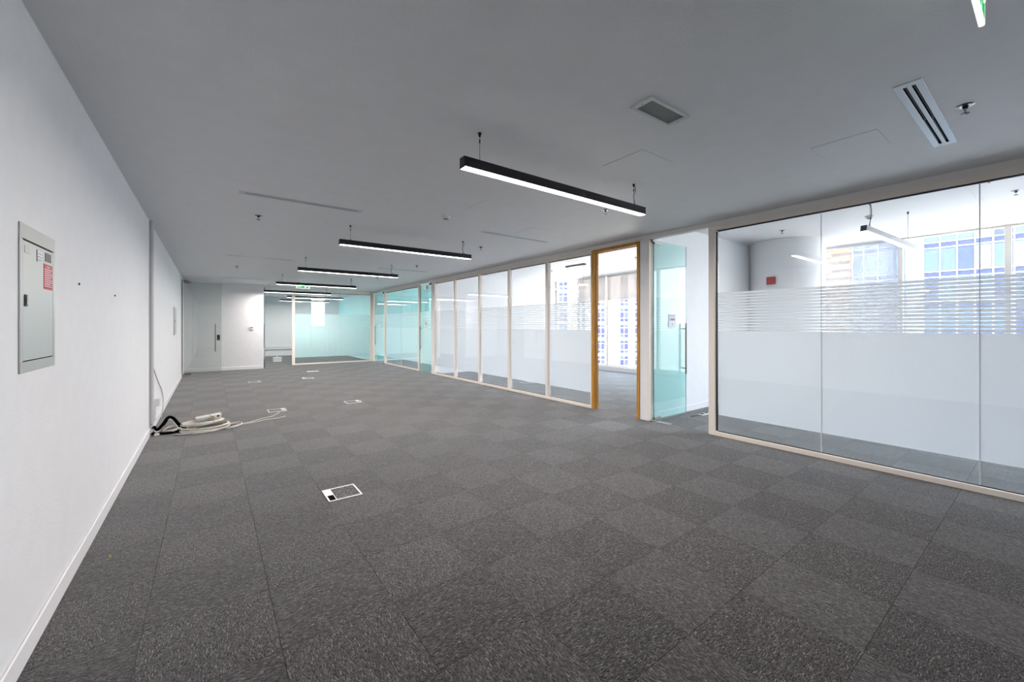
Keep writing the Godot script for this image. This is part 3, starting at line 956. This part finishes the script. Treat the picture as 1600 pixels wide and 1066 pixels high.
func build_ceiling_things() -> void:
	var names := ["in front of the open cabin door", "second from the cabin door", "third from the cabin door", "fourth from the cabin door", "in front of the end glass screen"]
	var zs := [-2.395, -5.63, -8.78, -12.0, -15.02]
	for k in 5:
		linear_light(1.36, 3.35, zs[k], 2.462, CEIL, "long black suspended LED bar, the one %s" % names[k], LAMP_ENERGY)
	linear_light(2.33, 4.35, -17.4, 2.462, CEIL, "long black suspended LED bar just behind the end glass screen", LAMP_ENERGY * 0.5)
	linear_light(2.38, 4.35, -19.9, 2.462, CEIL, "long black suspended LED bar deep behind the end glass screen", LAMP_ENERGY * 0.5)
	for z in [-0.5, -4.875, -9.38]:
		slot_diffuser(3.075, 4.342, z, {-0.5: "wide white double-slot air diffuser beside the sprinkler near the cabin glass", -4.875: "white slot air diffuser beside the sprinkler near the meeting room glass", -9.38: "white slot air diffuser by the far panes of the meeting room"}[z])
	for z in [-4.875, -9.38, -13.84]:
		slot_diffuser(0.23, 1.43, z, {-4.875: "slim slot air diffuser between the left wall and the second LED bar", -9.38: "slim slot air diffuser between the left wall and the third LED bar", -13.84: "slim slot air diffuser in front of the white end wall"}[z])
	var g := "ceiling sprinkler heads over the open office"
	for p in [[3.675, -0.34, "chrome sprinkler head next to the wide double-slot diffuser"], [3.66, -3.12, "sprinkler head under the ceiling behind the LED bar by the cabin door"], [3.68, -5.84, "sprinkler head between the second LED bar and the meeting room glass"], [3.68, -8.5, "sprinkler head between the third LED bar and the meeting room glass"], [3.70, -11.2, "sprinkler head behind the end of the third LED bar"], [0.47, -5.79, "sprinkler head between the left wall and the second LED bar"], [0.48, -11.0, "sprinkler head between the left wall and the fourth LED bar"]]:
		sprinkler(p[0], p[1], CEIL, p[2], g)
	for p in [[7.56, -2.72, "sprinkler head on the cabin ceiling before the round column"], [7.52, -0.30, "sprinkler head on the cabin ceiling beside the tilted LED bar"], [7.83, -5.79, "sprinkler head on the meeting room ceiling seen through the oak doorway"], [7.82, -8.63, "sprinkler head on the meeting room ceiling before the double pendant"]]:
		sprinkler(p[0], p[1], ROOM_CEIL, p[2], "ceiling sprinkler heads in the glazed rooms")
	smoke_detector(2.31, -4.46, CEIL, "round white smoke detector on the ceiling before the second LED bar")
	smoke_detector(7.58, -1.62, ROOM_CEIL, "round white smoke detector on the cabin ceiling")
	access_panel(3.63, 4.01, -1.12, -0.735, "square flush access panel beside the wide double-slot diffuser")
	access_panel(2.63, 3.03, -2.27, -1.88, "square flush access panel behind the LED bar by the cabin door")
	access_panel(3.53, 3.91, -4.70, -4.26, "square flush access panel beside the slot diffuser near the meeting room")
	access_panel(2.35, 2.75, -4.10, -3.60, "square flush access panel beside the white smoke detector")
	# recessed emergency luminaire
	var t := thing("recessed_emergency_light", Vector3(2.255, CEIL, -1.482), "small rectangular recessed emergency light with a grey diffuser", "ceiling light")
	t.rotation.y = deg_to_rad(-1.5)
	for s in [-1.0, 1.0]:
		bx(t, "bezel", Vector3(-0.20, -0.012, s * 0.078), Vector3(0.20, 0, s * 0.058), M.white_metal, 0.003)
		bx(t, "bezel", Vector3(s * 0.20, -0.012, -0.058), Vector3(s * 0.165, 0, 0.058), M.white_metal, 0.003)
		rod(t, "screw", Vector3(s * 0.182, -0.0135, 0), Vector3(s * 0.182, -0.011, 0), 0.004, M.diffuser_grey, 8)
	bx(t, "diffuser", Vector3(-0.165, -0.003, -0.058), Vector3(0.165, -0.0005, 0.058), M.diffuser_grey)
	# exit signs
	exit_sign(1.92, 2.28, -0.17, 2.50, 2.67, "green and white exit sign hanging near the wide double-slot diffuser")
	exit_sign(2.00, 2.36, -13.2, 2.49, 2.65, "green and white exit sign hanging between the last two LED bars")

func build_left_wall_things() -> void:
	var wx := -0.622
	# electrical cabinet
	var t := thing("electrical_cabinet", Vector3(wx, 1.205, -2.73), "grey steel electrical cabinet with a red notice, set in the white wall", "electrical cabinet")
	var h := 0.617
	var hz := 0.229
	bx(t, "frame", Vector3(0, 0, -hz), Vector3(0.006, 0.045, hz), M.panel_grey, 0.0015)
	bx(t, "frame", Vector3(0, h - 0.062, -hz), Vector3(0.006, h, hz), M.panel_grey, 0.0015)
	for s in [-1.0, 1.0]:
		bx(t, "frame", Vector3(0, 0.045, s * hz), Vector3(0.006, h - 0.062, s * (hz - 0.030)), M.panel_grey, 0.0015)
	bx(t, "door_gap", Vector3(0, 0.045, -hz + 0.03), Vector3(0.001, h - 0.062, hz - 0.03), M.black)
	var door := bx(t, "door", Vector3(0.001, 0.049, -hz + 0.034), Vector3(0.005, h - 0.068, hz - 0.034), M.panel_door, 0.001)
	var dc := door.position
	# z runs away from the viewer: +z end carries the lock
	bx(door, "lock_plate", Vector3(0.005, 0.275, 0.155) - dc, Vector3(0.010, 0.325, 0.183) - dc, M.black_plastic, 0.003)
	bx(door, "lock_lever", Vector3(0.010, 0.283, 0.163) - dc, Vector3(0.013, 0.318, 0.176) - dc, M.steel, 0.002)
	bx(door, "name_plate", Vector3(0.005, 0.500, 0.120) - dc, Vector3(0.0062, 0.530, 0.178) - dc, M.brushed)
	bx(door, "rating_label", Vector3(0.005, 0.482, -0.045) - dc, Vector3(0.0062, 0.530, 0.028) - dc, M.paper)
	for k in 3:
		bx(door, "label_line", Vector3(0.0062, 0.488 + k * 0.014, -0.04) - dc, Vector3(0.0066, 0.490 + k * 0.014, 0.023) - dc, M.ink)
	bx(door, "label_edge", Vector3(0.005, 0.480, 0.028) - dc, Vector3(0.0066, 0.532, 0.031) - dc, M.ink)
	bx(door, "meter_window", Vector3(0.005, 0.495, -0.168) - dc, Vector3(0.0064, 0.535, -0.082) - dc, M.black_plastic)
	bx(door, "warning_notice", Vector3(0.005, 0.365, -0.186) - dc, Vector3(0.0063, 0.482, -0.062) - dc, M.red_sign)
	var bz := Basis(Vector3.UP, PI / 2)
	lettering(door, "notice_heading", "CAUTION", 0.011, M.paper, Vector3(0.0066, 0.470, -0.124) - dc, bz, true)
	for k in 9:
		bx(door, "notice_line", Vector3(0.0063, 0.378 + k * 0.0098, -0.178 + (0.02 if k % 3 == 1 else 0.0)) - dc, Vector3(0.0066, 0.3815 + k * 0.0098, -0.070) - dc, M.paper)
	# second cabinet cover down the wall
	t = thing("wall_cover_plate", Vector3(wx, 1.20, -11.41), "tall flat grey cover plate on the wall beyond the grey trunking", "cover plate")
	bx(t, "plate", Vector3(0, 0, -0.28), Vector3(0.018, 0.60, 0.28), M.trunking, 0.003)
	bx(t, "door", Vector3(0.018, 0.04, -0.24), Vector3(0.022, 0.56, 0.24), M.panel_grey, 0.002)
	bx(t, "lock", Vector3(0.022, 0.28, 0.18), Vector3(0.027, 0.32, 0.21), M.black_plastic, 0.002)
	# vertical trunking
	t = thing("wall_trunking", Vector3(wx, 0, -6.94), "grey vertical aluminium cable trunking from floor to ceiling", "cable trunking")
	bx(t, "channel", Vector3(0, 0.11, -0.075), Vector3(0.034, CEIL, 0.075), M.trunking, 0.002)
	bx(t, "groove", Vector3(0.012, 0.12, 0.075), Vector3(0.016, CEIL - 0.004, 0.0756), M.diffuser_grey)
	bx(t, "cover", Vector3(0.034, 0.115, -0.05), Vector3(0.037, CEIL - 0.004, 0.05), M.trunking)
	bx(t, "screw_cap", Vector3(0.018, 0.14, 0.0756), Vector3(0.026, 0.155, 0.078), M.diffuser_grey)
	# surface socket
	t = thing("surface_socket", Vector3(wx, 0.30, -7.42), "white surface-mounted socket box low on the wall beside the trunking", "socket")
	bx(t, "back_box", Vector3(0, 0, -0.07), Vector3(0.055, 0.10, 0.07), M.white_plastic, 0.006)
	bx(t, "face_plate", Vector3(0.055, 0.004, -0.066), Vector3(0.062, 0.096, 0.066), M.white_plastic, 0.002)
	bx(t, "conduit", Vector3(0, -0.2, 0.02), Vector3(0.025, 0, 0.06), M.white_plastic, 0.004)
	# loose anchors left in the wall
	for p in [[-3.44, 1.645, "small black screw anchor in the wall beside the electrical cabinet"], [-4.56, 1.643, "small black screw anchor in the wall between cabinet and trunking"]]:
		var a := rod(self, "screw_anchor", Vector3(wx, p[1], p[0]), Vector3(wx + 0.006, p[1], p[0]), 0.007, M.black_plastic, 8)
		tag(a, p[2], "screw")
	# thermostat and hung mounting on the end wall
	t = thing("thermostat", Vector3(1.07, 1.27, -15.5), "small white thermostat on the end wall", "thermostat")
	bx(t, "body", Vector3(-0.05, 0, 0), Vector3(0.05, 0.10, 0.022), M.white_plastic, 0.005)
	bx(t, "display", Vector3(-0.03, 0.05, 0.022), Vector3(0.03, 0.085, 0.0228), M.diffuser_grey)

func coil(cx: float, cz: float, rx: float, rz: float, turns: int, y0: float, jitter: float, seed_: int, tilt := 0.0) -> PackedVector3Array:
	var r := RandomNumberGenerator.new()
	r.seed = seed_
	var pts := []
	var per := 9
	for k in turns * per:
		var f := TAU * k / per
		var j := 1.0 + r.randf_range(-jitter, jitter)
		var y := y0 + 0.0065 * (k / per) * 0.8 + r.randf_range(0, 0.006) + tilt * (1.0 + sin(f + 1.2)) * 0.5
		pts.append(Vector3(cx + rx * j * cos(f), y, cz + rz * j * sin(f)))
	return smooth_path(pts, 4)

func cable(called: String, path: PackedVector3Array, r: float, m: Material, label: String, group := "loose cables on the carpet by the left wall") -> void:
	var mid := path[path.size() / 2]
	for k in path.size():
		path[k] -= mid
	var o := mi(called, tube(path, r, 6), m, self, mid)
	tag(o, label, "cable", group)

func build_cables() -> void:
	cable("cable_coil", coil(-0.06, -6.92, 0.26, 0.27, 11, 0.006, 0.09, 21), 0.0058, M.cable, "big coil of beige data cable under the white power strip")
	cable("cable_coil", coil(-0.08, -6.98, 0.22, 0.20, 5, 0.06, 0.10, 22, 0.03), 0.0055, M.cable, "upper turns of beige cable lying over the big coil")
	cable("cable_coil", coil(0.25, -6.80, 0.10, 0.15, 3, 0.006, 0.10, 23, 0.03), 0.005, M.cable, "small loop of pale cable at the tail of the big coil")
	cable("cable_coil", coil(-0.40, -7.02, 0.09, 0.17, 5, 0.006, 0.12, 24, 0.03), 0.005, M.cable, "flat loops of pale cable between the wall and the big coil")
	# split black sleeve with a pale cable tied along it
	var hump := smooth_path([Vector3(-0.585, 0.10, -6.93), Vector3(-0.55, 0.055, -6.90), Vector3(-0.50, 0.10, -6.98), Vector3(-0.45, 0.17, -7.08), Vector3(-0.40, 0.155, -7.08), Vector3(-0.33, 0.07, -7.0), Vector3(-0.27, 0.03, -6.92)], 8)
	cable("cable_sleeve", hump, 0.023, M.black, "black cable sleeve arching out of the trunking onto the carpet")
	var tie := smooth_path([Vector3(-0.585, 0.085, -6.905), Vector3(-0.55, 0.04, -6.875), Vector3(-0.50, 0.08, -6.95), Vector3(-0.45, 0.15, -7.055), Vector3(-0.41, 0.14, -7.06), Vector3(-0.35, 0.06, -6.985), Vector3(-0.33, 0.012, -6.86)], 8)
	cable("pale_cable", tie, 0.008, M.cable, "pale cable tied along the black sleeve")
	cable("cable_sleeve", smooth_path([Vector3(-0.598, 0.02, -6.90), Vector3(-0.50, 0.018, -6.86), Vector3(-0.42, 0.018, -6.84), Vector3(-0.30, 0.02, -6.88)], 6), 0.016, M.black, "black cable sleeve lying flat along the carpet from the wall")
	cable("cable_bundle", smooth_path([Vector3(-0.36, 0.014, -6.70), Vector3(-0.28, 0.012, -6.66), Vector3(-0.18, 0.012, -6.67), Vector3(-0.10, 0.014, -6.70)], 6), 0.013, M.cable_grey, "thick grey cable end lying before the big coil")
	cable("yellow_cable", smooth_path([Vector3(-0.24, 0.10, -7.14), Vector3(-0.15, 0.16, -7.22), Vector3(-0.02, 0.14, -7.20), Vector3(0.10, 0.07, -6.96), Vector3(0.18, 0.015, -6.82)], 8), 0.004, M.cable_yellow, "thin yellowish cable arching over the white power strip")
	cable("green_cable", smooth_path([Vector3(-0.14, 0.05, -6.78), Vector3(-0.08, 0.055, -6.80), Vector3(-0.01, 0.05, -6.83)], 6), 0.006, M.cable_green, "short green cable among the beige coil")
	cable("tail_cable", smooth_path([Vector3(0.30, 0.005, -6.95), Vector3(0.45, 0.005, -6.98), Vector3(0.62, 0.005, -7.14), Vector3(0.76, 0.005, -7.22), Vector3(0.90, 0.005, -7.50)], 6), 0.0045, M.cable, "pale cable running from the coil to the floor outlet box")
	cable("tail_cable", smooth_path([Vector3(0.30, 0.005, -6.88), Vector3(0.50, 0.005, -6.93), Vector3(0.66, 0.005, -7.02), Vector3(0.80, 0.005, -7.03), Vector3(0.93, 0.008, -7.10)], 6), 0.0045, M.cable, "pale cable with a white plug end stopping short of the floor outlet box")
	cable("wall_cable", smooth_path([Vector3(-0.606, 1.0, -7.02), Vector3(-0.606, 0.81, -7.24), Vector3(-0.606, 0.57, -7.83), Vector3(-0.606, 0.40, -8.31), Vector3(-0.606, 0.21, -8.57), Vector3(-0.602, 0.09, -8.42), Vector3(-0.595, 0.012, -8.10)], 8), 0.006, M.cable_grey, "grey cable hanging down the wall from the trunking to the carpet")
	var t := thing("power_strip", Vector3(0.0, 0.085, -7.20), "white power strip lying among the beige cable coils", "power strip", "")
	t.rotation = Vector3(deg_to_rad(18), deg_to_rad(14), deg_to_rad(4))
	bx(t, "body", Vector3(-0.17, 0, -0.03), Vector3(0.13, 0.05, 0.03), M.white_plastic, 0.006)
	for x in [0.02, 0.085]:
		rod(t, "socket", Vector3(x, 0.027, 0.03), Vector3(x, 0.027, 0.0312), 0.016, M.black_plastic, 12)
	var j := thing("junction_plug", Vector3(-0.545, 0.0, -6.83), "cream plug lying on the carpet by the wall", "plug")
	bx(j, "body", Vector3(-0.025, 0, -0.02), Vector3(0.025, 0.032, 0.02), M.cable, 0.006)
	bx(j, "pin", Vector3(0.025, 0.012, -0.008), Vector3(0.04, 0.018, -0.003), M.steel)
	# crumbs on the carpet
	for p in [[-0.486, -3.42, 0.0055, "tiny yellow bead on the carpet beside the long wall"], [0.727, -1.827, 0.003, "cream crumb on the carpet, the larger of two side by side"], [0.828, -1.726, 0.0025, "cream crumb on the carpet, the smaller of two side by side"]]:
		var s := SphereMesh.new()
		s.radius = p[2]
		s.height = p[2] * 1.8
		s.radial_segments = 12
		s.rings = 6
		var o := mi("bead" if p[2] > 0.005 else "crumb", s, M.yellow, self, Vector3(p[0], p[2] * 0.9, p[1]))
		tag(o, p[3], "crumb", "crumbs on the carpet" if p[2] < 0.005 else "")

func notice(at: Vector3, b: Basis, number: String, label: String) -> void:
	var t := thing("paper_notice", at, label, "paper sign", "paper cabin notices on the glass doors")
	t.basis = b
	bx(t, "sheet", Vector3(-0.09, 0, 0), Vector3(0.09, 0.215, 0.0006), M.paper)
	lettering(t, "heading", "Bay Gate Tower 1709", 0.0165, M.faint_ink, Vector3(0, 0.186, 0.001), Basis.IDENTITY, true)
	lettering(t, "title", "CABIN", 0.046, M.ink, Vector3(0, 0.130, 0.001), Basis.IDENTITY, true)
	lettering(t, "number", number, 0.040, M.ink, Vector3(0, 0.052, 0.001), Basis.IDENTITY, true)

func build_room_things() -> void:
	notice(Vector3(5.71, 1.365, -3.552), Basis.IDENTITY, "3", "white paper notice reading CABIN 3 on the open green glass door")
	notice(Vector3(GX + 0.033, 1.33, -11.35), Basis(Vector3.UP, -PI / 2), "2", "white paper notice reading CABIN on the shut door beside the meeting room wall")
	notice(Vector3(GX + 0.033, 1.33, -15.55), Basis(Vector3.UP, -PI / 2), "1", "white paper notice reading CABIN on the shut door at the corner")
	# floor boxes of the open office
	floor_box(0.885, -3.58, 0.262, 0.268, -1.0, false, "white-framed floor outlet box alone in the open carpet before the cables")
	floor_box(0.885, -7.70, 0.262, 0.268, 1.0, true, "white-framed floor outlet box at the end of the tail cable")
	floor_box(2.10, -7.72, 0.262, 0.268, 1.0, true, "white-framed floor outlet box midway to the meeting room glass")
	floor_box(0.885, -11.90, 0.262, 0.268, 1.0, false, "white-framed floor outlet box before the white end wall")
	floor_box(2.09, -11.90, 0.262, 0.268, -1.0, false, "white-framed floor outlet box before the end glass screen")
	floor_box(6.25, -7.80, 0.262, 0.268, 1.0, true, "floor outlet box on the meeting room carpet")
	# double outlet in the cabin
	var t := thing("power_outlet", Vector3(6.25, 0, -3.33), "small white double power outlet on the cabin carpet", "power outlet")
	bx(t, "body", Vector3(-0.13, 0, -0.035), Vector3(0.13, 0.022, 0.035), M.white_plastic, 0.004)
	for x in [-0.065, 0.06]:
		bx(t, "socket", Vector3(x - 0.04, 0.022, -0.024), Vector3(x + 0.04, 0.0232, 0.026), M.black)
	mi("flex", tube(smooth_path([Vector3(-0.13, 0.008, 0), Vector3(-0.2, 0.004, -0.02), Vector3(-0.32, 0.004, -0.05)], 5), 0.004, 5), M.black_plastic, t)
	# white raised box in the rear space
	t = thing("raised_floor_box", Vector3(2.08, 0, -18.05), "white box standing on the carpet of the rear space", "floor box")
	bx(t, "body", Vector3(-0.14, 0, -0.12), Vector3(0.14, 0.16, 0.12), M.white_plastic, 0.008)
	bx(t, "lid", Vector3(-0.15, 0.16, -0.13), Vector3(0.15, 0.18, 0.13), M.white_metal, 0.004)
	bx(t, "flap", Vector3(-0.03, 0.18, -0.02), Vector3(0.03, 0.22, 0.0), M.white_metal, 0.004)
	# door plate on the carpet before the end glazing
	t = thing("steel_floor_plate", Vector3(2.52, 0, -13.6), "small pale metal plate lying on the carpet before the end glass screen", "floor plate")
	bx(t, "plate", Vector3(-0.16, 0, -0.10), Vector3(0.16, 0.005, 0.10), M.white_metal, 0.0015)
	bx(t, "slot", Vector3(-0.05, 0.005, -0.008), Vector3(0.05, 0.0056, 0.008), M.diffuser_grey)
	# fire alarm sounder on the round column
	var f := deg_to_rad(182.0)
	var n := Vector3(cos(f), 0, sin(f))
	t = thing("fire_alarm_sounder", Vector3(8.80, 2.20, -3.10) + n * 0.598, "square red fire alarm sounder on the white round column", "fire alarm")
	t.basis = Basis(Vector3.UP.cross(n), Vector3.UP, n)
	bx(t, "housing", Vector3(-0.07, -0.055, 0), Vector3(0.07, 0.085, 0.05), M.red, 0.006)
	bx(t, "strobe_lens", Vector3(-0.068, -0.08, 0), Vector3(0.068, -0.057, 0.047), M.white_plastic, 0.004)
	bx(t, "grille", Vector3(-0.04, 0.0, 0.05), Vector3(0.04, 0.05, 0.0515), M.red)
	# tilted LED bar in the cabin
	var a := Vector3(6.62, 2.595, -1.475)
	var b := Vector3(7.86, 2.452, -1.215)
	var dir := (b - a).normalized()
	var sidev := dir.cross(Vector3.UP).normalized()
	var upv := sidev.cross(dir)
	t = thing("linear_pendant_light", (a + b) / 2, "short grey suspended LED bar hanging tilted in the cabin", "pendant light")
	t.basis = Basis(dir, upv, sidev)
	var hl := a.distance_to(b) / 2
	bx(t, "housing", Vector3(-hl + 0.004, 0.006, -0.033), Vector3(hl - 0.004, 0.073, 0.033), M.grey_housing, 0.0025)
	bx(t, "diffuser", Vector3(-hl + 0.004, 0, -0.029), Vector3(hl - 0.004, 0.0055, 0.029), M.led)
	for s in [-1.0, 1.0]:
		bx(t, "end_cap", Vector3(s * (hl - 0.004), 0, -0.033), Vector3(s * hl, 0.073, 0.033), M.housing)
		var foot: Vector3 = t.transform * Vector3(s * (hl - 0.15), 0.073, 0)
		var head := Vector3(foot.x, ROOM_CEIL, foot.z)
		var inv := t.transform.affine_inverse()
		rod(t, "suspension_wire", inv * foot, inv * head, 0.0022, M.black_plastic, 5)
		rod(t, "ceiling_mount", inv * (head - Vector3(0, 0.03, 0)), inv * head, 0.011, M.black_plastic, 8)
		if s < 0:
			mi("power_cord", tube(smooth_path([inv * (head + Vector3(0.01, 0, 0)), inv * (head + Vector3(0.025, -0.12, 0.01)), inv * (foot + Vector3(-0.01, 0.06, 0)), inv * (foot + Vector3(-0.05, 0.01, 0))], 5), 0.0045, 5), M.black_plastic, t)
	area_light(t, Vector3(0, -0.003, 0), Basis(Vector3.RIGHT, -PI / 2), hl * 2 - 0.02, 0.056, LAMP_ENERGY * 0.35, LAMP_COLOR)
	# meeting room LED lines
	for l in [[6.68, -8.85, -5.78, "slim white LED line on the meeting room ceiling near the glass front"], [8.18, -8.90, -4.60, "slim white LED line on the meeting room ceiling near the windows"]]:
		t = thing("ceiling_led_line", Vector3(l[0], ROOM_CEIL, (l[1] + l[2]) / 2), l[3], "ceiling light", "LED lines of the meeting room ceiling")
		var h: float = (l[2] - l[1]) / 2
		bx(t, "trim", Vector3(-0.035, -0.012, -h), Vector3(0.035, 0, h), M.white_metal, 0.002)
		bx(t, "diffuser", Vector3(-0.025, -0.016, -h + 0.01), Vector3(0.025, -0.012, h - 0.01), M.led)
		area_light(t, Vector3(0, -0.019, 0), Basis(Vector3.RIGHT, -PI / 2), 0.048, h * 2 - 0.03, LAMP_ENERGY * 0.25, LAMP_COLOR)
	# double pendant
	t = thing("pendant_lamp", Vector3(7.575, ROOM_CEIL, -7.45), "black-canopied double pendant with amber glass rings in the meeting room", "pendant lamp")
	bx(t, "canopy", Vector3(-0.05, -0.04, -0.33), Vector3(0.05, 0, 0.33), M.black_plastic, 0.008)
	for s in [-1.0, 1.0]:
		var y := -0.53
		var z: float = s * 0.27
		rod(t, "cord", Vector3(0, -0.04, z), Vector3(0, y + 0.03, z), 0.003, M.black_plastic, 5)
		rod(t, "socket", Vector3(0, y + 0.03, z), Vector3(0, y - 0.01, z), 0.02, M.brass, 10)
		mi("shade", lathe([Vector2(0.02, 0.012), Vector2(0.10, 0.010), Vector2(0.13, -0.005), Vector2(0.125, -0.022), Vector2(0.09, -0.026), Vector2(0.02, -0.02), Vector2(0.02, 0.012)], 24), M.amber, t, Vector3(0, y, z))
	# ceiling detector by the cabin glass
	t = thing("heat_detector", Vector3(6.73, ROOM_CEIL, -0.45), "small brass-coloured ceiling detector behind the top rail of the cabin glass", "detector")
	mi("base", lathe([Vector2(0.05, 0), Vector2(0.05, -0.012), Vector2(0.035, -0.02), Vector2(0, -0.02)], 20), M.brass, t)
	mi("sensor", lathe([Vector2(0.012, -0.02), Vector2(0.010, -0.035), Vector2(0, -0.036)], 12), M.brass, t)

func build_outside() -> void:
	var g := bx(self, "street", Vector3(10.3, -46, -160), Vector3(180, -45, 120), M.street)
	tag(g, "grey street far below between the buildings", "", "", "structure")
	window_building()
	glass_tower("glass_tower", "tall blue glass tower with pale mullions seen from the cabin", 70, [-9.9, -8.49, -7.11, -5.72, -4.38, -2.9, -1.5, -0.1, 1.3, 2.7, 4.1, 5.5, 6.9, 8.3], 7.82, 3.52, 0.55, [-5, 6])
	glass_tower("glass_tower", "lilac glass tower behind the grey blind, beside the beige block", 85, [-20.29, -18.86, -17.13, -15.4, -13.9], 9.28, 4.35, 0.65, [-4, 5])
	car_park()
